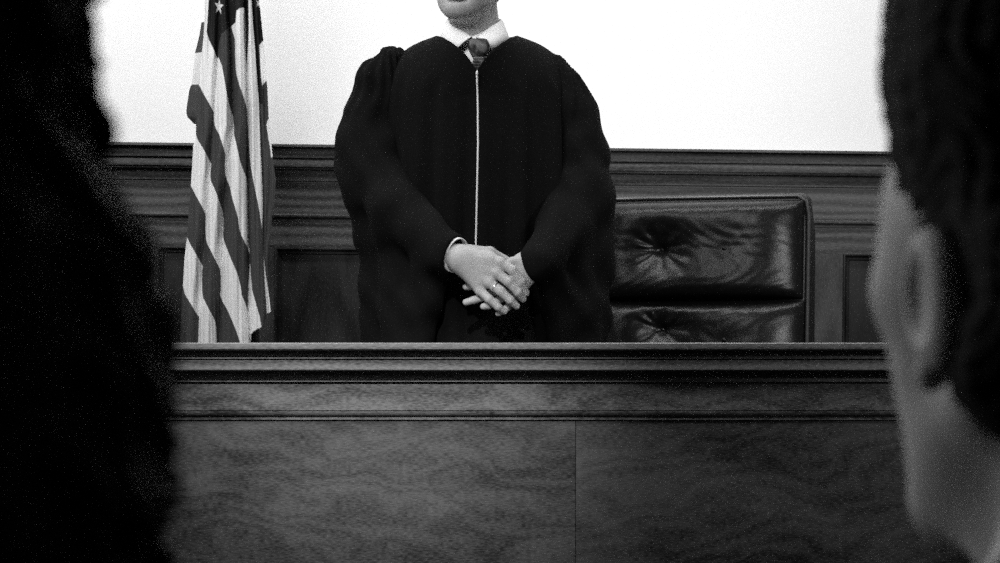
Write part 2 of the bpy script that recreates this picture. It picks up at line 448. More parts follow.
# stiles, rails and recessed panels
ztop, zpan, zbot = wz(224.5), wz(250.2), -.62
bays = [(158, 244), (275, 530), (560, 814), (843, 929), (970, 1225), (1255, 1600), (-185, 117), (-470, -215), (-800, -500)]
bays.sort()
mbr = MB(); mbr.box(X0, X1, -.014, 0, zpan, ztop)
mbr.box(X0, X1, -.014, 0, zbot-.12, zbot); onwall(mbr.build('trim_4', M['wood_h'], smooth=False))
mbs = MB(); edges = [X0]+[e for b in bays for e in (wx(b[0]), wx(b[1]))]+[X1]
for i in range(0, len(edges), 2): mbs.box(edges[i], edges[i+1], -.0142, 0, zbot, zpan)
onwall(mbs.build('trim_5', M['wood_v'], smooth=False, bevel=.0015))
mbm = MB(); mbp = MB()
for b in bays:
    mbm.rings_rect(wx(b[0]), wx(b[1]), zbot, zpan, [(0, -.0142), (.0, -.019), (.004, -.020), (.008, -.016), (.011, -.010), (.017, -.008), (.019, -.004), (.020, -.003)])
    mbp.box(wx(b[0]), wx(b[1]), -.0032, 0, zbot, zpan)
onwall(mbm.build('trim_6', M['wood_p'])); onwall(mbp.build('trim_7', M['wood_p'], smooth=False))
mb = MB(); mb.box(X0, X1, -.02, 0, -(CZ-ZD), zbot-.12); onwall(mb.build('baseboard_back', M['wood_h'], smooth=False))

# ================================================================== the bench
DB = 5.2; PB = DB/FPX
def bz(y): return CZ+(HY-y)*PB
bench = empty('judge_bench', (0, DB, 0), 'wide dark wood bench front with stepped mouldings, hiding the legs of the robed person', 'bench')
BX0, BX1 = -1.75, 1.75
def bprof(pts): return [(DB+.02, bz(pts[0][0]))]+[(DB-o_, bz(y)) for y, o_ in pts]+[(DB+.02, bz(pts[-1][0]))]
mb = MB(); mb.extrude_x([(DB+.42, bz(342.9)), (DB-.060, bz(342.9)), (DB-.064, bz(343.8)), (DB-.064, bz(349.2)), (DB-.061, bz(350.2)), (DB-.055, bz(351.0)), (DB+.42, bz(351.0))], BX0-.04, BX1+.04)
mb.build('desk_top', M['bench_trim'], bench)
mb = MB(); mb.extrude_x(bprof([(350.9, .056), (351.2, .030), (357.3, .030), (357.6, .047), (358.6, .047), (358.9, .034), (359.8, .034), (360.2, .046), (369.6, .046), (370.4, .044),
                               (370.9, .006), (374, .005), (378, .004), (380.5, .004), (380.8, .0190), (381.6, .0190), (382.2, .008), (383.5, .008), (384, .010)]), BX0, BX1)
mb.build('crown_moulding', M['bench_trim'], bench)
mb = MB(); mb.box(BX0, BX1, DB-.010, DB+.02, bz(410.2), bz(383.8)); mb.build('frieze_board', M['bench_frieze'], bench, smooth=False)
mb = MB(); mb.extrude_x(bprof([(410.4, .006), (411.0, .004), (411.3, .0140), (412, .0140), (414.6, .0110), (415.2, .0095), (415.9, .006), (416.4, .002), (418.2, .002), (418.5, .006), (419.6, .006), (420.0, .0005)]), BX0, BX1)
mb.build('bead_moulding', M['bench_frieze'], bench)
xs = (575.5-500)*PB
mb = MB(); mb.box(BX0, xs-.0007, DB, DB+.02, .12, bz(418.5)); mb.build('front_panel', M['bench_panel'], bench, smooth=False)
mb = MB(); mb.box(xs+.0007, BX1, DB, DB+.02, .12, bz(418.5)); mb.build('front_panel', M['bench_panel2'], bench, smooth=False)
mb = MB(); mb.extrude_x([(DB+.02, 0), (DB-.02, 0), (DB-.02, .12), (DB-.012, .14), (DB+.02, .14)], BX0, BX1); mb.build('plinth', M['bench_trim'], bench)
for sx in (BX0, BX1-.03):
    mb = MB(); mb.box(sx, sx+.03, DB+.02, DB+.195, 0, bz(351)); mb.build('side_panel', M['wood_v'], bench, smooth=False)

# ================================================================== flag
def interp(tab, y):
    t = np.array(tab, float); return np.interp(y, t[:, 0], t[:, 1])
DF = 6.75
XL = [(-160, 246), (-60, 209), (0, 205), (20, 204.6), (40, 203.2), (60, 201), (80, 199.3), (100, 197.4), (124, 196), (135, 196), (146, 193.2), (163, 192.2), (181, 191.4), (190, 190.6), (237, 186.9), (261, 184.2), (286, 183), (310, 181.5), (345, 180), (430, 179)]
XR = [(-160, 260), (-60, 257), (0, 257.4), (6, 259.4), (27, 261.6), (53, 264.2), (71, 265.3), (87, 266.9), (110, 268), (119, 268.2), (140, 270.4), (152, 271.8), (160, 272.7), (180, 275.4), (193, 274.9), (208, 274.2), (217, 271.8), (227, 271), (248, 268.6), (262, 268), (293, 269.2), (312, 271), (430, 274)]
W1 = [(206, -200), (209.4, -200), (208.6, 0), (207.5, 20), (206.6, 32), (209, 40), (213, 48), (217.5, 58.5), (218.5, 57), (222, 66), (224, 77), (226.5, 92), (229.5, 106), (233, 117), (233.8, 126), (234, 135), (235.5, 140.5), (238, 152), (240, 161), (241.7, 166), (244.5, 173), (247, 180), (247.5, 193), (248, 209), (248.5, 242), (249.8, 254),
      (247, 246), (245, 242.6), (241.3, 235), (239, 226.6), (238, 218), (235.5, 209), (233, 201), (231, 192.6), (230, 187), (227, 180), (225.3, 174.5), (224.9, 164), (225.5, 154), (222.6, 144.8), (219.5, 135), (215, 126.6), (214, 121), (213.8, 112), (212, 108.5), (208.6, 102.5), (203.5, 93.7), (199.7, 86), (190, 82), (190, 40)]
W2 = [(244, 7.5), (239.7, 8.3), (236.5, 10.7), (235.5, 22.4), (231.2, 26.4), (235, 39.4), (235.2, 57), (236, 71), (237, 76.7), (239.7, 86.2), (244, 98), (246.6, 107.5), (247.4, 121), (248.8, 139), (249.8, 155.5), (250.9, 167), (253, 179), (255.7, 192.6), (258, 203), (259.6, 212), (261.9, 229),
      (262.8, 211), (262.8, 195), (261.6, 166), (260.5, 148), (259.4, 120), (258.9, 101), (257.3, 82), (256.2, 66), (255.2, 50), (253.6, 32), (252.5, 16), (251.6, 0), (250, -200), (246.5, -200), (248.3, 0), (248.8, 26.6), (248.3, 42), (247.2, 60), (246, 66), (246, 42), (246, 26), (244.8, 9)]
W3 = [(262.6, 41), (259.4, 45), (260, 60), (261, 76.6), (262.3, 85.7), (265.8, 81), (275, 78), (275, 41)]
W4 = [(268, 119.7), (266.4, 124.5), (268.5, 139.4), (270, 147), (271.2, 157.5), (271.9, 157.5), (276, 150), (276, 119)]
W5 = [(186.9, 236.8), (190, 243.7), (193.9, 250.5), (199.2, 259.7), (202.7, 266), (202, 271), (202, 290.5), (203.3, 298), (208.8, 309), (214.6, 320), (216.2, 327), (217, 342), (218, 440), (198, 440), (198.3, 342), (199.2, 317), (196, 312.4), (189.6, 302), (184.8, 294), (183, 286), (176, 280), (176, 238)]
W6 = [(196, 135), (197.6, 139.4), (203, 148.5), (206.6, 155), (208.2, 158), (211, 163.3), (210.4, 176.6), (211, 181), (215.2, 190.5), (219.5, 202), (222.6, 211.7), (223.5, 219), (223.2, 236), (224.2, 241.6), (228, 251.5), (231.4, 260), (236.5, 271.3), (238.6, 277.7), (240.8, 287.3), (241.7, 295), (244.2, 301), (247.4, 309), (248.2, 321), (250.4, 335), (251.5, 440), (250, 440),
      (239.9, 341.7), (236.5, 331.6), (232.2, 321), (226.9, 309), (222.2, 301), (220.1, 295), (220.7, 285), (221, 276.6), (220, 269), (215.2, 259.6), (211.3, 251.5), (207.7, 244.8), (206, 239.4), (205.4, 228.8), (205.8, 214), (203, 208.5), (200, 203), (196, 195.8), (192.8, 189.4), (188, 181), (188, 135)]
W6 = [p for p in W6 if p != (250, 440)]; W6.insert(W6.index((251.5, 440))+1, (245, 440))
W7 = [(249.8, 264), (249.3, 271.3), (248.2, 292.6), (248, 309.7), (248.2, 322), (249.8, 330.5), (250.4, 340), (268, 345), (263, 330), (261.6, 327.3), (259.4, 315.6), (255.7, 302.8), (252.3, 290.7), (250.9, 276.6), (250.3, 264)]
W8 = [(263.7, 256), (264.4, 277), (266.1, 300.7), (266.9, 316), (275, 316), (275, 307), (270.6, 307), (268.5, 292.6), (265.3, 271.3)]
def star(cx, cy, rx, ry, rot=0):
    return [(cx+rx*(1 if i % 2 == 0 else .38)*math.sin(rot+i*math.pi/5), cy-ry*(1 if i % 2 == 0 else .38)*math.cos(rot+i*math.pi/5)) for i in range(10)]
ST = [star(219, 6.5, 4.6, 8.5, .12), star(258.4, 3.0, 2.6, 5, .2), star(218, -26, 4.6, 8, .1), star(232, -14, 4, 8), star(231, -48, 4, 8), star(219, -62, 4, 8), star(240, -34, 3, 8)]
CAN_SHADE = [[(208.6, -200), (208.6, 0), (207.5, 20), (206.6, 32), (217.5, 59), (219, 42), (221.5, 34), (231.2, 26.4), (235.5, 22.4), (236.5, 10.7), (239.7, 8.3), (244, 7.5), (246, 26), (246, 68), (248.3, 42), (248.8, 26.6), (248.3, 0), (247, -200)],
       [(251, -200), (251.6, 0), (253.6, 32), (255.2, 50), (257.3, 82), (259.5, 104), (263, 104), (262.3, 85.7), (260, 60), (259.4, 45), (262.6, 41), (275, 38), (275, -200)]]  # lower tail is a striped part in shade, its shade painted as canton tone
def sdist(X, Y, poly):
    """signed px distance, positive inside"""
    X = X.ravel(); Y = Y.ravel(); best = np.full(X.shape, 1e9); ins = np.zeros(X.shape, bool)
    n = len(poly)
    for i in range(n):
        ax, ay = poly[i]; bx, by = poly[(i+1) % n]
        ex, ey = bx-ax, by-ay; L = ex*ex+ey*ey+1e-9
        t = np.clip(((X-ax)*ex+(Y-ay)*ey)/L, 0, 1)
        best = np.minimum(best, np.hypot(X-ax-t*ex, Y-ay-t*ey))
        if ay != by:
            c = ((ay > Y) != (by > Y)) & (X < (bx-ax)*(Y-ay)/(by-ay)+ax); ins ^= c
    return np.where(ins, best, -best)
FA = [(-160, 249), (-60, 214), (0, 219), (58, 217.5), (112, 214), (170, 210.5), (225, 205.6), (280, 202), (330, 199), (430, 197)]
FB = [(-160, 252), (-60, 226), (0, 228), (60, 232), (126, 234), (160, 227), (225, 223), (285, 220.5), (345, 219), (430, 219)]
FC = [(-160, 254.5), (-60, 244), (0, 246), (66, 246.4), (126, 247), (195, 247.7), (245, 248.6), (310, 248), (345, 250.5), (430, 251)]
FD = [(-160, 257), (-60, 250), (0, 252), (50, 255.4), (101, 259), (150, 260.7), (200, 262.8), (260, 263.5), (300, 265.8), (430, 267)]
def flag_sheet(xl, xr, y0, y1, nu, nv, base_d, cut=None, folds=True, white=None):
    ys = np.linspace(y0, y1, nv); u = np.linspace(0, 1, nu)
    Y = np.repeat(ys[:, None], nu, 1); L = interp(xl, ys)[:, None]; R = interp(xr, ys)[:, None]
    X = L+(R-L)*u[None, :]
    if folds:
        lines = [L[:, 0], interp(FA, ys), interp(FB, ys), interp(FC, ys), interp(FD, ys), R[:, 0]]
        dep = np.zeros_like(X); amp = [.030, .034, .036, .034, .024]; off = [.012, .0, -.012, .004, .022]
        for i in range(5):
            a = lines[i][:, None]; b = np.maximum(lines[i+1][:, None], a+.5); t = (X-a)/(b-a)
            m = (t >= 0) & (t <= 1) if i < 4 else (t >= 0)
            t = np.clip(t, 0, 1)
            bulge = off[i]*np.sin(np.pi*t)**.5 - amp[i]*np.sin(np.pi*t)**.8 - .004*np.sin(2*np.pi*t*1.5+Y*.01+i)
            dep = np.where(m, bulge, dep)
        dep += .0015*np.sin(X*.9+Y*.02)+.001*np.sin(X*1.7-Y*.03)
        # the gather up at the hoist flattens the folds
    else:
        dep = .02*np.cos(np.pi*u)[None, :]*np.ones_like(X)+.004*np.sin(Y*.08)
    D = base_d+dep
    V = np.stack([(X-500)*D/FPX, D, CZ+(HY-Y)*D/FPX], -1).reshape(-1, 3)
    i, j = np.meshgrid(np.arange(nv-1), np.arange(nu-1), indexing='ij')
    Fq = np.stack([i*nu+j, i*nu+j+1, (i+1)*nu+j+1, (i+1)*nu+j], -1).reshape(-1, 4)
    if cut is not None:
        cx = X.ravel()[Fq].mean(1); cy = Y.ravel()[Fq].mean(1)
        Fq = Fq[sdist(cx, cy, cut) < 0]
    return V, Fq, X.ravel(), Y.ravel()
cut = [(250.6, 334.8), (252.5, 332.5), (254.6, 331), (258, 329.2), (261.6, 327.3), (263.5, 326.5), (264.5, 322), (266.9, 314.2), (268.5, 313.6), (271, 311.8), (300, 311), (300, 500), (250.8, 500)]
Va, Fa, Xa, Ya = flag_sheet(XL, XR, -150, 420, 150, 800, DF, cut)
XL2 = [(22, 201.5), (35, 199.5), (53, 195), (84, 192), (87, 190.3), (92, 189), (105, 187), (112, 186.2), (117, 187.4), (124, 194)]
XR2 = [(22, 206), (60, 204), (86, 202), (124, 199.5)]
Vb, Fb, Xb, Yb = flag_sheet(XL2, XR2, 22, 124, 16, 90, DF+.035, None, False)
wa = np.max([sdist(Xa, Ya, p) for p in (W1, W2, W3, W4, W5, W6, W7, W8, *ST)], 0)
ca = np.max([sdist(Xa, Ya, p) for p in CAN_SHADE], 0)
wb = np.minimum(Yb-(53+(204-Xb)*.15-1.2), 84.5-Yb); cb = np.full(len(Xb), -5.)
zpole = P(0, -160, DF)[2]
pole_x = P(255.5, 300, DF+.10)[0]; pole_y = DF+.075
flag = empty('flag', (pole_x, pole_y, ZD), 'striped flag hanging in folds from a standing pole, by the panelled wall', 'flag')
V, F = merge([(Va, Fa), (Vb, Fb)])
fo = mesh('flag_cloth', V, F, M['flag'], flag)
for nm, arr in (('stripe', np.concatenate([wa, wb])), ('canton_shade', np.concatenate([ca, cb]))):
    at = fo.data.attributes.new(nm, 'FLOAT', 'POINT'); at.data.foreach_set('value', arr.astype(np.float32))
md = fo.modifiers.new('thickness', 'SOLIDIFY'); md.thickness = .0012; md.offset = 1
mb = MB(); mb.tube([(pole_x, pole_y, ZD+.04), (pole_x, pole_y, zpole+.22)], .0125, 16); mb.build('pole', M['polewood'], flag)
mb = MB(); mb.lathe([(.001, 0), (.013, .0), (.020, .012), (.024, .03), (.018, .05), (.008, .075), (.003, .13), (.0005, .16)], (pole_x, pole_y, zpole+.22)); mb.build('finial', M['brass'], flag)
mb = MB(); mb.lathe([(.001, 0), (.125, 0), (.13, .006), (.128, .014), (.09, .024), (.04, .034), (.024, .06), (.022, .10), (.018, .11), (.0126, .11)], (pole_x, pole_y, ZD)); mb.build('stand_base', M['brass'], flag)

# ================================================================== armchair behind the bench
chair = empty('armchair', (.488, 6.50, ZD), 'black tufted leather armchair with a high back, behind the bench beside the robed person', 'armchair', rz=math.radians(-16))
def cushion(name, cx, hw, z0, z1, yb, yt, T, buttons, parent, mat, seedq=0, pw=5, taper=0, pv=9):
    """padded cushion facing -y: base plane leans from yb (bottom) to yt (top)"""
    nu, nv = 110, 80
    u = np.linspace(-1, 1, nu); v = np.linspace(-1, 1, nv)
    u = np.sign(u)*(1-(1-abs(u))**1.35); v = np.sign(v)*(1-(1-abs(v))**1.35)
    U, Vv = np.meshgrid(u, v)
    hh = (z1-z0)/2; zc = (z0+z1)/2
    e = np.clip(1-np.abs(U)**pw, 0, 1)**.5*np.clip(1-np.abs(Vv)**pv, 0, 1)**.5
    x = cx+U*hw*(1-taper*(Vv+1)/2); z = zc+Vv*hh
    h = T*(.35+.65*e)
    for bx, bzz, dp in buttons:
        dx = x-bx; dz = z-bzz; r = np.hypot(dx, dz*1.15); a = np.arctan2(dz, dx)
        h -= dp*(np.exp(-(r/.075)**2)+.4*np.exp(-(r/.018)**2))
        h += .05*dp*np.sin(a*9+2.2*np.sin(a*2+seedq)+seedq)*np.exp(-((r-.055)/.04)**2)
        h += .02*dp*np.sin(a*17+3*np.sin(a*3))*np.exp(-((r-.05)/.03)**2)
    h += .0008*np.sin(x*70+9*np.sin(z*24+seedq))*np.sin(z*55+4*np.sin(x*19))*e
    h += .003*np.sin(x*17+seedq)*np.sin(z*21+1.3)*e
    base = yb+(yt-yb)*(Vv+1)/2
    y = base-np.maximum(h*e**.35, .004)
    Vf = np.stack([x, y, z], -1).reshape(-1, 3); Vbk = np.stack([x, base+.002, z], -1).reshape(-1, 3)
    i, j = np.meshgrid(np.arange(nv-1), np.arange(nu-1), indexing='ij')
    q = np.stack([i*nu+j, i*nu+j+1, (i+1)*nu+j+1, (i+1)*nu+j], -1).reshape(-1, 4)
    n = nu*nv; ring = list(range(nu))+[k*nu+nu-1 for k in range(1, nv)]+[(nv-1)*nu+k for k in range(nu-2, -1, -1)]+[k*nu for k in range(nv-2, 0, -1)]
    F = [tuple(t) for t in q.tolist()]+[tuple(k+n for k in t[::-1]) for t in q.tolist()]
    for k in range(len(ring)):
        a, b = ring[k], ring[(k+1) % len(ring)]; F.append((b, a, a+n, b+n))
    o = mesh(name, np.concatenate([Vf, Vbk]), F, mat, parent, world=False); fix_normals(o)
    def depth(bx, bzz):
        k = np.argmin((x-bx)**2+(z-bzz)**2); return y.ravel()[k]
    for bx, bzz, dp in buttons:
        m2 = MB(); m2.lathe([(.0005, .004), (.004, .0033), (.0065, .0015), (.007, -.001), (.0065, -.003)], n=14)
        VV = [(bx+vx, depth(bx, bzz)-vz, bzz+vy) for vx, vy, vz in m2.V]; 
        fix_normals(mesh('button', VV, m2.F, mat, o, world=False))
    return o
CT, CM, CB_ = 1.146, .858, .50
lean = lambda z: .20+(z-.5)*.17
cushion('back_cushion', 0, .296, CM+.002, CT-.008, lean(CM), lean(CT), .095, [(-.105, 1.000, .044), (.082, 1.000, .009)], chair, M['leather'], 0.6, 3.6, .012)
cushion('lumbar_cushion', 0, .302, CB_, CM-.002, lean(CB_), lean(CM), .095, [(-.095, .775, .040), (.090, .745, .008)], chair, M['leather'], 2.0, 3.6)
# outer shell behind the cushions
mb = MB(); n = 14
shell = []
for k in range(n+1):
    z = .44+(CT-.44)*k/n; w = .320-.012*(k/n)-(.0 if k < n-1 else .006*(k-n+2)); shell.append((w, z))
V = []; F = []
sec = lambda w, y: [(-w+.012, y+.0), (-w, y+.012), (-w, y+.105), (-w+.02, y+.13), (w-.02, y+.13), (w, y+.105), (w, y+.012), (w-.012, y+.0)]
for w, z in shell:
    V += [(x, yy, z) for x, yy in sec(w, lean(z)-.008)]
V += [(x*.965, yy, CT+.012) for x, yy in sec(shell[-1][0], lean(CT)+.004)]
m_ = len(shell)+1
for i in range(m_-1):
    for k in range(8):
        k2 = (k+1) % 8; F.append((i*8+k, i*8+k2, (i+1)*8+k2, (i+1)*8+k))
F.append(tuple(range(7, -1, -1))); F.append(tuple(range((m_-1)*8, m_*8)))
mb.add(V, F); mb.build('back_shell', M['leather_side'], chair, world=False, bevel=.006)
pp = [(-.312, lean(.5)-.012, .5), (-.306, lean(CT-.05)-.012, CT-.05), (-.297, lean(CT)-.012, CT-.012), (-.272, lean(CT)-.012, CT+.003)]
pp = pp+[(x*.5, lean(CT)-.012, CT+.004) for x in (-.3, 0, .3)]+[(-a, b, c) for a, b, c in pp[::-1]]
mb = MB(); mb.tube(pp, .0052, 10); mb.build('piping', M['piping'], chair, world=False)
# seat, arms, pedestal
mb = MB(); mb.box(-.27, .27, -.30, .24, .37, .40); mb.build('seat_frame', M['leather_side'], chair, world=False, bevel=.01)
F1 = Field((-.32, -.36, .36), (.32, .28, .55), .012)
for sy in (-.26, .0, .18): F1.cone((-.22, sy, .455), (.22, sy, .455), .055, .055, .04)
v, f = F1.mesh(); mesh('seat_cushion', v, f, M['leather'], chair, world=False)
for q in (1, -1):
    mb = MB(); mb.tube([(q*.29, -.20, .40), (q*.31, -.24, .50), (q*.31, -.22, .60), (q*.31, .0, .625), (q*.30, .20, .62)], [.016, .016, .018, .018, .016], 10)
    a_ = mb.build('armrest', M['leather_side'], chair, world=False)
    F1 = Field((q*.31-.07, -.28, .58), (q*.31+.07, .20, .70), .01); F1.cone((q*.31, -.22, .632), (q*.31, .14, .632), .030, .030, .01); v, f = F1.mesh()
    mesh('arm_pad', v, f, M['leather'], a_, world=False)
mb = MB(); mb.tube([(0, 0, .10), (0, 0, .37)], [.03, .03], 16); mb.build('gas_column', M['metal'], chair, world=False)
for k in range(5):
    a = 2*math.pi*k/5+.3; c, s_ = math.cos(a), math.sin(a)
    mb = MB(); mb.tube([(.02*c, .02*s_, .115), (.15*c, .15*s_, .10), (.29*c, .29*s_, .075)], [.026, .022, .016], 10); lg = mb.build('base_leg', M['metal'], chair, world=False)
    mb = MB(); mb.tube([(.29*c-.02*s_, .29*s_+.02*c, .030), (.29*c+.02*s_, .29*s_-.02*c, .030)], .030, 16); mb.build('caster', M['metal'], lg, world=False)

# ================================================================== the robed person
judge = empty('person', (-.05, 6.05, ZD), 'person standing behind the bench in a black robe, white collar and tie, hands clasped', 'person')
JB = basis(math.radians(180-14), math.radians(-4))
JO = P(469, 0, 6.0); JO[2] = CZ+.966
JO[1] = 6.03
neckb = P(479, 62, 6.06)
Fh = Field(JO-np.array((.16, .16, .30)), JO+np.array((.16, .16, .17)), .0025)
head(Fh, JO, JB, 1.10, True, neckb)
head_mesh = Fh.mesh()
# --- clasped hands (right hand over left)
DH = 5.72
lo = np.array((P(428, 300, 5.7)[0], 5.58, P(470, 330, 5.7)[2])); hi = np.array((P(548, 300, 5.7)[0], 5.86, P(470, 232, 5.7)[2]))
Fr = Field(lo, hi, .0016); Fl = Field(lo, hi, .0016)
# right hand, in front: wrist, back of hand, four fingers and thumb tucked behind
wr = P(446, 254, DH+.015)
Fr.cone(P(428, 248, DH+.045), wr, .034, .030, .01)
Fr.cone(wr, P(462, 259, DH), .030, .027, .012)
K = [P(500, 262.5, DH-.012), P(496.5, 273, DH-.016), P(489, 282.5, DH-.014), P(480, 290.5, DH-.006)]
KR = [.0125, .013, .0125, .0115]
for kp, kr in zip(K, KR):
    Fr.cone(P(460, 259, DH), kp, .024, kr, .014)
Fr.cone(P(463, 257, DH+.004), P(489, 259, DH-.002), .027, .020, .014)
Fr.cone(P(462, 263, DH+.004), P(478, 281, DH-.002), .026, .016, .014)
for kp in K: Fr.ell(kp+np.array((0, -.003, 0)), (.011, .010, .011), None, .008)
fing = [[(500, 262.5, -.012), (512, 270, -.016), (521, 282, -.010), (526, 293, .004)],
        [(496.5, 273, -.016), (508.5, 281.5, -.022), (518, 292, -.016), (523, 299, -.002)],
        [(489, 282.5, -.014), (500.5, 291, -.021), (510, 300, -.018), (516.5, 306, -.008)],
        [(480, 290.5, -.006), (489, 299, -.018), (498, 307, -.014), (504.5, 311.5, -.004)]]
FRr = [(.0125, .0118, .0106, .0086), (.0128, .0120, .0106, .0088), (.0124, .0115, .0102, .0086), (.0114, .0104, .0092, .0076)]
for pts, rr in zip(fing, FRr):
    pts = [P(x, y, DH+dz) for x, y, dz in pts]
    for i in range(3): Fr.cone(pts[i], pts[i+1], rr[i], rr[i+1], .0035)
# thumb tucked behind the index side, around the other hand
Fr.chain([P(470, 252, DH+.012), P(490, 252, DH+.026), P(506, 260, DH+.040)], [.018, .012, .010], .008)
right_hand = Fr.mesh()
# left hand behind: wrist from the right sleeve, back of hand, fingers passing under to the lower left
Fl.cone(P(548, 256, DH+.07), P(528, 266, DH+.032), .031, .028, .01)
Fl.cone(P(528, 266, DH+.032), P(506, 285, DH+.024), .028, .024, .014)
Fl.cone(P(522, 262, DH+.03), P(512, 268, DH+.024), .022, .02, .014)
Fl.cone(P(530, 272, DH+.03), P(514, 296, DH+.020), .024, .015, .014)
lf = [[(500, 279, .024), (486, 284, .024), (474, 286, .022), (466, 287, .022)],
      [(502, 288, .018), (488, 296, .012), (474, 300, .008), (466, 302.3, .006)],
      [(506, 295, .016), (496, 302, .006), (489, 305.5, .0), (483.5, 306.6, -.001)],
      [(511, 300, .014), (507, 308, .008), (502, 311.5, .004), (498, 313.5, .004)]]
for pts, r in zip(lf, (.0095, .0098, .0095, .0085)):
    pts = [P(x, y, DH+dz) for x, y, dz in pts]
    for i in range(3): Fl.cone(pts[i], pts[i+1], r*(1.08-.08*i), r*(1.0-.08*i), .003)
Fl.chain([P(524, 262, DH+.02), P(512, 262, DH+.014), P(502, 268, DH+.012)], [.014, .011, .009], .006)
left_hand = Fl.mesh()
# --- rest of the body, under the robe
Fb_ = Field((-.50, 5.66, ZD-.02), (.42, 6.30, ZD+1.60), .007)
sL, eL, wL = P(548, 88, 6.05), P(585, 178, 6.03), P(536, 262, DH+.06)
sR, eR, wR = P(404, 88, 6.05), P(362, 172, 6.03), P(436, 250, DH+.03)
body(Fb_, (-.05, 6.07, ZD), math.pi, 1.74, [(sL, eL, wL), (sR, eR, wR)], hands=False)
V, F = merge([head_mesh, right_hand, left_hand, Fb_.mesh()])
mesh('body', V, F, M['skin'], judge)
# hair cap (above the frame)
Fq = Field(JO-np.array((.15, .15, .10)), JO+np.array((.15, .15, .18)), .004)
T = lambda f, l, u: JO+f*JB[0]+l*JB[1]+u*JB[2]
Fq.ell(T(-.018, 0, .066), (.118, .093, .102), JB, .01); Fq.ell(T(.118, 0, -.005), (.080, .13, .088), JB, .012, 'sub'); Fq.ell(T(.05, 0, -.10), (.11, .14, .085), JB, .012, 'sub')
Fq.disp(lambda x, y, z: .0015*np.sin(x*260+3*np.sin(z*90))*np.sin(z*200+y*150))
v, f = Fq.mesh(); mesh('hair', v, f, M['hair'], judge)
# --- shirt: chest piece, collar band with two wings, cuffs
SC = P(478, 70, 6.02)
Fs = Field(SC-np.array((.12, .20, .12)), SC+np.array((.12, .12, .14)), .004)
Fs.cone(P(478, 46, 6.04), P(478, 34, 6.06), .066, .062, .02); Fs.ell(P(478, 95, 6.03), (.10, .120, .10), None, .03); Fs.ell(P(478.5, 60, 6.0), (.055, .052, .055), None, .02)
shirt = mesh('shirt', *Fs.mesh(), M['shirt'], judge)
# collar as a folded band: outer fall from the fold line down
nc = 90; V = []; F = []
CCx, CCd = 474.5, 6.045
for k in range(nc+1):
    t = -1+2*k/nc; th = t*math.radians(176)         # 0 = back of neck, +-1 = front opening
    af = abs(t)
    ang = math.pi-th                                # angle from the front
    # fold line (top) and lower edge, as px heights and radii
    ytop = 17+ (24*max(0, (af-.30)/.70)**1.9)
    ybot = 43+ (15*max(0, (af-.45)/.55)**1.3)
    rt = .0685; rb = .090-.003*af
    if af > .86:
        q = (af-.86)/.14; ybot = ybot-(ybot-ytop-1.2)*q**1.1
    sx, cy_ = math.sin(ang), -math.cos(ang)
    for (yy, rx, ry) in ((ytop+1.5, rt-.004, rt), (ytop-.3, rt-.001, rt+.004), (ytop+1.2, rt+.003, rt+.010), ((ytop+ybot)/2, (rt+rb)/2+.004, (rt+rb)/2+.018), (ybot, rb+.003, rb+.026)):
        p = P(CCx, yy, CCd); V.append((p[0]+rx*sx+.0012*0, p[1]+ry*cy_, p[2]))
for k in range(nc):
    for r_ in range(4):
        a = k*5+r_; F.append((a, a+5, a+6, a+1))
co = mesh('collar', V, F, M['shirt'], shirt); md = co.modifiers.new('thickness', 'SOLIDIFY'); md.thickness = .0018
def cuff(c, axis, r0, r1, L):
    axis = Vector(axis).normalized(); c = Vector(c); a = axis.cross(Vector((0, 0, 1))).normalized(); b = axis.cross(a); V = []; F = []; n = 36
    for (t, rr) in ((-L, r0), (0, r1), (0.001, r1-.002), (-L, r0-.003)):
        for k in range(n):
            q = 2*math.pi*k/n; V.append(c+axis*t+(a*math.cos(q)*.88+b*math.sin(q))*rr)
    for i in range(3):
        for k in range(n): F.append((i*n+k, i*n+(k+1) % n, (i+1)*n+(k+1) % n, (i+1)*n+k))
    o = mesh('cuff', V, F, M['shirt'], shirt); return fix_normals(o)
ca_ = P(456, 257.5, DH-.004)-P(440, 251.5, DH+.03)
cuff(P(457, 255.5, DH+.010), ca_, .043, .043, .034)
cuff(P(546, 257, DH+.072), P(528, 266, DH+.032)-P(545, 258, DH+.065), .033, .033, .015)
# --- tie
Ft = Field(P(460, 90, 5.9)-np.array((.0, .12, .0)), P(497, 32, 5.9)+np.array((0, .06, 0)), .0018)
dt = 5.935
for yy, hw_, rr in ((40.5, 6.4, .0050), (42.5, 7.4, .0070), (45, 7.4, .0085), (47.5, 6.6, .0095), (50, 5.6, .0098), (52.5, 4.4, .0095), (55, 3.6, .0080)):
    Ft.cone(P(478.5-hw_, yy, dt), P(478.5+hw_, yy, dt), rr, rr, .004)
Ft.ell(P(475.5, 48, dt-.013), (.003, .004, .012), None, .004, 'sub')
for a in range(8):
    yy = 58.5+a*3; ww = 3.9+a*.30
    Ft.cone(P(478.6-ww, yy, dt-.012), P(478.6+ww, yy, dt-.012), .0045, .0045, .003)
tie = mesh('necktie', *Ft.mesh(), M['tie'], judge)
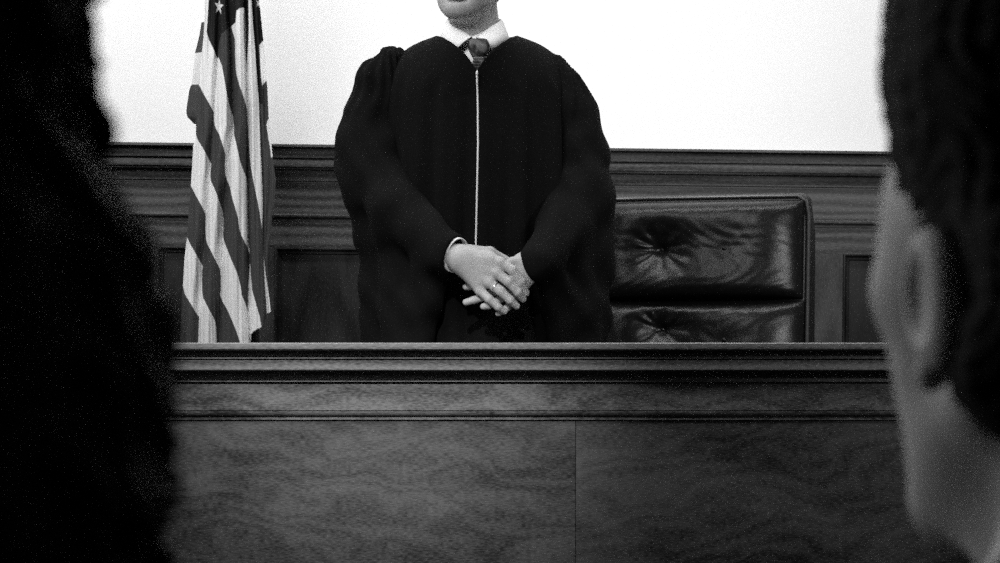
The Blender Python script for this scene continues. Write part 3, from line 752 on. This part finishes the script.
# --- robe trunk
CXT = [(30, 477), (70, 477.5), (110, 478.3), (150, 478.6), (200, 477.6), (245, 476.6), (345, 480), (560, 482), (700, 482)]
NA, NS = 180, 120
d0 = 6.04
def neckpt(th):
    s_ = math.sin(th); c_ = math.cos(th)
    x = 40*s_
    if c_ >= 0:
        y = float(np.interp(abs(x), [0, 3, 7, 12, 18, 26, 34, 40], [71, 66.5, 60.5, 54, 48.2, 42, 37.4, 35.5])); d = d0-.16*(c_**.8)+.0
        y += -1.0*0
    else:
        y = 35.5+3*abs(c_); d = d0+.085*abs(c_)
    return P(477+x, y, d)
RX = [(100, 97), (160, 99), (260, 104), (345, 112), (520, 128), (640, 136)]
RY = [(100, .150), (160, .165), (260, .178), (345, .20), (520, .24), (640, .26)]
def trunk(th, y):
    cx = float(interp(CXT, y)); rx = float(interp(RX, y)); ry = float(interp(RY, y))
    c_, s_ = math.cos(th), math.sin(th)
    g_ = min(1, max(0, (y-100)/260)); 
    fold = (.0035+.011*g_)*(math.sin(th*15+1.1*math.sin(th*3)+.3)+.5*math.sin(th*27+2*math.sin(th*2)+y*.004))
    fold *= min(1, abs(th)/.10) if c_ > 0 else 1
    p = P(cx+rx*s_, y, d0); r_ = (1+fold/ry*.8)
    return np.array([P(cx, y, d0)[0]+(rx/400*1.006*s_)*r_, d0-ry*c_*r_, p[2]])
V = []; cols = NA
ysk = list(np.linspace(100, 345, 60))+list(np.linspace(352, 628, 30))
for i in range(NS//4+1):
    t = i/(NS//4)
    for k in range(NA):
        th = 2*math.pi*k/NA-math.pi
        A = neckpt(th); C_ = trunk(th, 100); s_, c_ = math.sin(th), math.cos(th)
        side = abs(s_)**1.5
        y1 = (80 if c_ > 0 else 44)*(1-side)+43.5*side; y2 = (90 if c_ > 0 else 60)*(1-side)+50*side
        dd = .152 if c_ > 0 else .14
        B1 = P(477+62*s_, y1, d0-dd*c_); B2 = P(477.5+91*s_, y2, d0-dd*c_)
        q = (1-t)**3*A+3*t*(1-t)**2*B1+3*t*t*(1-t)*B2+t**3*C_
        V.append(q)
for y in ysk[1:]:
    for k in range(NA): V.append(trunk(2*math.pi*k/NA-math.pi, y))
rows = len(V)//NA; F = []
for i in range(rows-1):
    for k in range(NA):
        k2 = (k+1) % NA; F.append((i*NA+k, i*NA+k2, (i+1)*NA+k2, (i+1)*NA+k))
robe = mesh('robe', V, F, M['robe'], judge); fix_normals(robe)
md = robe.modifiers.new('thickness', 'SOLIDIFY'); md.thickness = .003; md.offset = -1
# zipper down the front: two tapes' teeth as one strip, with a pull
k0 = NA//2; col = [np.array(V[i*NA+k0]) for i in range(rows) if V[i*NA+k0][2] > P(0, 300, 5.85)[2]]
ZV = []; ZF = []
for i, p in enumerate(col):
    w = .0024 if i > 0 else .002
    for dx, dy in ((-w, -.001), (-w*.6, -.0042), (w*.6, -.0042), (w, -.001)): ZV.append(p+np.array((dx, dy, 0)))
for i in range(len(col)-1):
    for j in range(3): ZF.append((i*4+j, i*4+j+1, i*4+j+5, i*4+j+4))
zp = mesh('zipper', ZV, ZF, M['zip'], robe, label='pale metal zipper'); fix_normals(zp)
Fz = Field(col[2]-.03, col[2]+.03, .001); Fz.cone(col[0]+np.array((0, -.008, -.002)), col[0]+np.array((0, -.008, -.008)), .0024, .0030, .002); Fz.cone(col[0]+np.array((0, -.009, -.014)), col[0]+np.array((0, -.007, -.030)), .0018, .0022, .002)
mesh('zipper_pull', *Fz.mesh(), M['zip'], zp)
# --- sleeves
def sleeve(name, lo, hi, chains, k, opening, disp):
    Fs = Field(lo, hi, .005)
    for pts, rad in chains:
        for i in range(len(pts)-1): Fs.cone(P(*pts[i]), P(*pts[i+1]), rad[i], rad[i+1], k)
    Fs.disp(disp)
    if opening: Fs.cone(P(*opening[0]), P(*opening[1]), opening[2], opening[2], .006, 'sub')
    v, f = Fs.mesh(); return mesh(name, v, f, M['robe'], judge)
def folds(c, amp):
    def fn(x, y, z):
        zz = (z-c[2]); ang = np.arctan2(y-c[1], x-c[0])
        near = np.exp(-((z-c[2])/.10)**2)
        return amp*near*np.sin(ang*16+1.5*np.sin(zz*30))*.8 + .0028*np.sin((x-c[0])*85+(z-c[2])*28+2*np.sin(z*19)) + .0018*np.sin((x-c[0])*40-(z-c[2])*60+y*20)
    return fn
cl = P(392, 66, 6.03); cr = P(563, 74, 6.03)
lo = P(325, 360, 6.3)+np.array((0, -.75, -.18)); hi = P(470, 30, 6.3)
sl_l = [([(394, 62.5, 6.03), (380, 84, 6.03), (372, 115, 6.03), (369.5, 152, 6.02), (373, 185, 5.99)], [.040, .054, .064, .078, .080]),
        ([(371, 160, 6.02), (399, 214, 5.88), (445, 252, 5.742)], [.076, .068, .054]),
        ([(371, 150, 6.02), (383, 230, 5.99), (386, 300, 5.98), (388, 400, 5.98)], [.076, .066, .062, .060]),
        ([(400, 215, 5.90), (405, 300, 5.88), (405, 400, 5.88)], [.058, .060, .062]),
        ([(434, 254, 5.775), (424, 300, 5.81), (408, 400, 5.85)], [.042, .040, .045])]
sleeve('sleeve', lo, hi, sl_l, .035, ((480.5, 264.5, 5.70), (500, 272, 5.70), .088), folds(cl, .0055))
lo = P(500, 360, 6.3)+np.array((0, -.75, -.18)); hi = P(640, 40, 6.3)
sl_r = [([(551, 69, 6.03), (560, 86, 6.03), (570, 115, 6.03), (576, 152, 6.03), (580, 200, 6.0)], [.034, .048, .062, .075, .080]),
        ([(580, 190, 6.0), (563, 230, 5.90), (538, 262, 5.748)], [.074, .064, .045]),
        ([(580, 200, 6.0), (581, 260, 5.99), (579, 320, 5.98), (577, 400, 5.98)], [.080, .078, .072, .070]),
        ([(565, 235, 5.91), (574, 310, 5.90), (578, 400, 5.90)], [.056, .058, .055]),
        ([(547, 262, 5.80), (561, 310, 5.85), (572, 400, 5.89)], [.040, .040, .045])]
sleeve('sleeve', lo, hi, sl_r, .035, None, folds(cr, .0055))
# ring on the ring finger of the upper hand
a = P(489, 282.5, DH-.014); b = P(500.5, 291, DH-.021); c = a+(b-a)*.52; ax = Vector((b-a)).normalized(); p1 = ax.cross(Vector((0, 0, 1))).normalized(); p2 = ax.cross(p1)
mb = MB(); mb.tube([Vector(c)+(p1*math.cos(q)+p2*math.sin(q))*.0118 for q in np.linspace(0, 2*math.pi, 25)], .0019, 8, False); mb.build('ring', M['gold'], judge)
for q in (1, -1):
    Fs = Field((-.05+q*.105-.09, 5.80, ZD-.01), (-.05+q*.105+.09, 6.20, ZD+.16), .006)
    Fs.cone((-.05+q*.105, 6.12, ZD+.047), (-.05+q*.12, 5.93, ZD+.044), .046, .042, .01)
    Fs.F = np.maximum(Fs.F, (ZD+.001-Fs._grid((slice(None),)*3)[2]))
    mesh('shoe', *Fs.mesh(), M['shoe'], judge)

# ================================================================== the two people in front
def figure(name, base, yaw, H, label, HO, HB, hs, skin, neckpt_, h, **hk):
    t = empty(name, base, label, 'person')
    B = basis(yaw)
    Fh = Field(HO-np.array((.17, .17, .32)), HO+np.array((.17, .17, .18)), h)
    head(Fh, HO, HB, hs, True, neckpt_, **hk)
    Fb = Field(np.array(base)-np.array((.42, .36, .01)), np.array(base)+np.array((.42, .36, H*.93)), .009)
    T = body(Fb, base, yaw, H)
    V, F = merge([Fh.mesh(), Fb.mesh()]); mesh('body', V, F, skin, t)
    # jacket and trousers over it
    s = H/1.75
    Fc = Field(np.array(base)-np.array((.45, .4, -.6)), np.array(base)+np.array((.45, .4, H*.93)), .009)
    TT = lambda f, l, u: np.array(base)+s*(f*B[0]+l*B[1]+u*B[2])
    Fc.ell(TT(-.01, 0, .90), np.array((.135, .190, .17))*s, B, .05); Fc.ell(TT(0, 0, 1.10), np.array((.128, .172, .18))*s, B, .06)
    Fc.ell(TT(0, 0, 1.30), np.array((.135, .185, .16))*s, B, .06); Fc.cone(TT(-.02, .145, 1.395), TT(-.02, -.145, 1.395), .075*s, .075*s, .05)
    Fc.cone(TT(-.025, 0, 1.40), TT(-.03, 0, 1.475), .085*s, .066*s, .03)
    for q in (1, -1): Fc.chain([TT(-.02, q*.19, 1.395), TT(-.03, q*.24, 1.10), TT(.02, q*.257, .885)], [.068*s, .056*s, .042*s], .03)
    mesh('jacket', *Fc.mesh(), M['suit'], t)
    Ft_ = Field(np.array(base)-np.array((.35, .35, -.03)), np.array(base)+np.array((.35, .35, 1.02*s)), .009)
    Ft_.ell(TT(-.01, 0, .90), np.array((.125, .178, .10))*s, B, .04)
    for q in (1, -1): Ft_.chain([TT(-.015, q*.10, .10), TT(-.01, q*.10, .49), TT(0, q*.09, .86)], [.070*s, .076*s, .098*s], .03)
    mesh('trousers', *Ft_.mesh(), M['suit'], t)
    for q in (1, -1):
        Fs = Field(TT(.04, q*.11, .05)-np.array((.22, .22, .06)), TT(.04, q*.11, .05)+np.array((.22, .22, .12)), .007)
        Fs.cone(TT(-.05, q*.105, .048), TT(.14, q*.12, .044), .047, .042, .01)
        Fs.F = np.maximum(Fs.F, (.001-Fs._grid((slice(None),)*3)[2])); mesh('shoe', *Fs.mesh(), M['shoe'], t)
    return t
# right-hand listener: seen from behind, head bowed, left ear towards us
RB = basis(math.radians(21), math.radians(0), math.radians(0))
EAR = P(918, 308, 1.0)
RO = EAR-.077*RB[1]+.004*RB[0]
man = figure('person', (RO[0]+.012, RO[1]-.04, 0), math.radians(15), 1.665, 'short-haired person at the right edge, seen from behind, one ear towards the camera', RO, RB, .93, M['skin_far'],
             np.array((RO[0]+.042, RO[1]-.035, RO[2]-.20)), .0025, flare=.06, cheek=-.004, etilt=.30, jaw=.040, brow=.014, temple=.045)
Fq = Field(RO-np.array((.17, .17, .16)), RO+np.array((.17, .17, .20)), .003)
T = lambda f, l, u: RO+f*RB[0]+l*RB[1]+u*RB[2]
Fq.ell(T(-.012, 0, .075), (.094, .0765, .113), RB, .01); Fq.ell(T(-.008, 0, .130), (.090, .0755, .10), RB, .03)
Fq.ell(T(-.050, .036, -.002), (.056, .043, .060), RB, .02); Fq.ell(T(-.050, -.036, -.002), (.056, .043, .060), RB, .02)
for q in (1, -1): Fq.ell(T(-.040, q*.049, -.022), (.030, .030, .030), RB, .012)
Fq.ell(T(.100, 0, .015), (.085, .13, .095), RB, .012, 'sub')
Fq.ell(T(.017, .095, -.012), (.028, .040, .042), RB, .006, 'sub'); Fq.ell(T(.017, -.095, -.012), (.028, .040, .042), RB, .006, 'sub')
Fq.disp(lambda x, y, z: .0016*np.sin(x*310+4*np.sin(z*90))*np.sin(z*240+3*np.sin(y*120)))
mesh('hair', *Fq.mesh(), M['hair'], man)
# left-hand listener: long curly hair
LD = .70
LB = basis(math.radians(-12), 0)
LO = P(-262, 60, LD+.06)
woman = figure('person', (LO[0]-.005, LO[1]-.02, 0), math.radians(-10), 1.66, 'dark-haired person at the left edge, seen from behind, long curly hair over the shoulder', LO, LB, .97, M['skin_far'],
               np.array((LO[0], LO[1]-.03, LO[2]-.20)), .004)
Fq = Field((LO[0]-.22, LO[1]-.22, 1.20), (P(185, 0, LD)[0]+.02, LO[1]+.16, LO[2]+.20), .0035)
sc = LD/FPX
Fq.ell(P(-268, 20, LD+.05), (.104, .122, .128), None, .02)
Fq.ell(P(-262, 10, LD+.035), (.104, .10, .12), None, .02)
Fq.ell(P(-60, 335, LD+.02), (228*sc, .075, 235*sc), None, .03)
Fq.ell(P(-52, 520, LD+.03), (214*sc, .075, 270*sc), None, .03)
Fq.ell(P(-300, 400, LD-.01), (.085, .080, .16), None, .03)
Fq.ell(P(-520, 380, LD+.03), (.060, .075, .17), None, .03)
Fq.ell(T(0, 0, 0)*0+LO+.12*LB[0]-.01*LB[2], (.075, .060, .10), LB, .02, 'sub')
Fq.disp(lambda x, y, z: .005*np.sin(x*95+2*np.sin(z*60))*np.sin(z*80+2*np.sin(y*70+x*30))+.003*np.sin(x*190+z*170+3*np.sin(y*110)))
hv, hf = Fq.mesh()
mb = MB()
pick = rng.choice(len(hv), 420, replace=False)
ctr = np.array((LO[0]+.03, LO[1], 0))
for pi in pick:
    p = hv[pi]; out = p-np.array((ctr[0], ctr[1], p[2])); out /= (np.linalg.norm(out)+1e-6)
    if out[1] > .75: continue
    tdir = np.array((-out[1], out[0], 0)); R0 = .0035+.003*rng.random(); L = .05+.05*rng.random(); turns = 3+2*rng.random(); ph = rng.random()*6
    pts = []
    for i in range(22):
        q = i/21; a = ph+turns*2*math.pi*q
        pts.append(p-out*.004+np.array((0, 0, -L*q))+out*(math.cos(a)*R0+.004*q*(1-q))+tdir*math.sin(a)*R0)
    mb.tube(pts, [.0016]*20+[.001, .0006], 5)
V, F = merge([(hv, hf), (np.array(mb.V), mb.F)])
mesh('hair', V, F, M['curly'], woman, label='long dark curly hair')
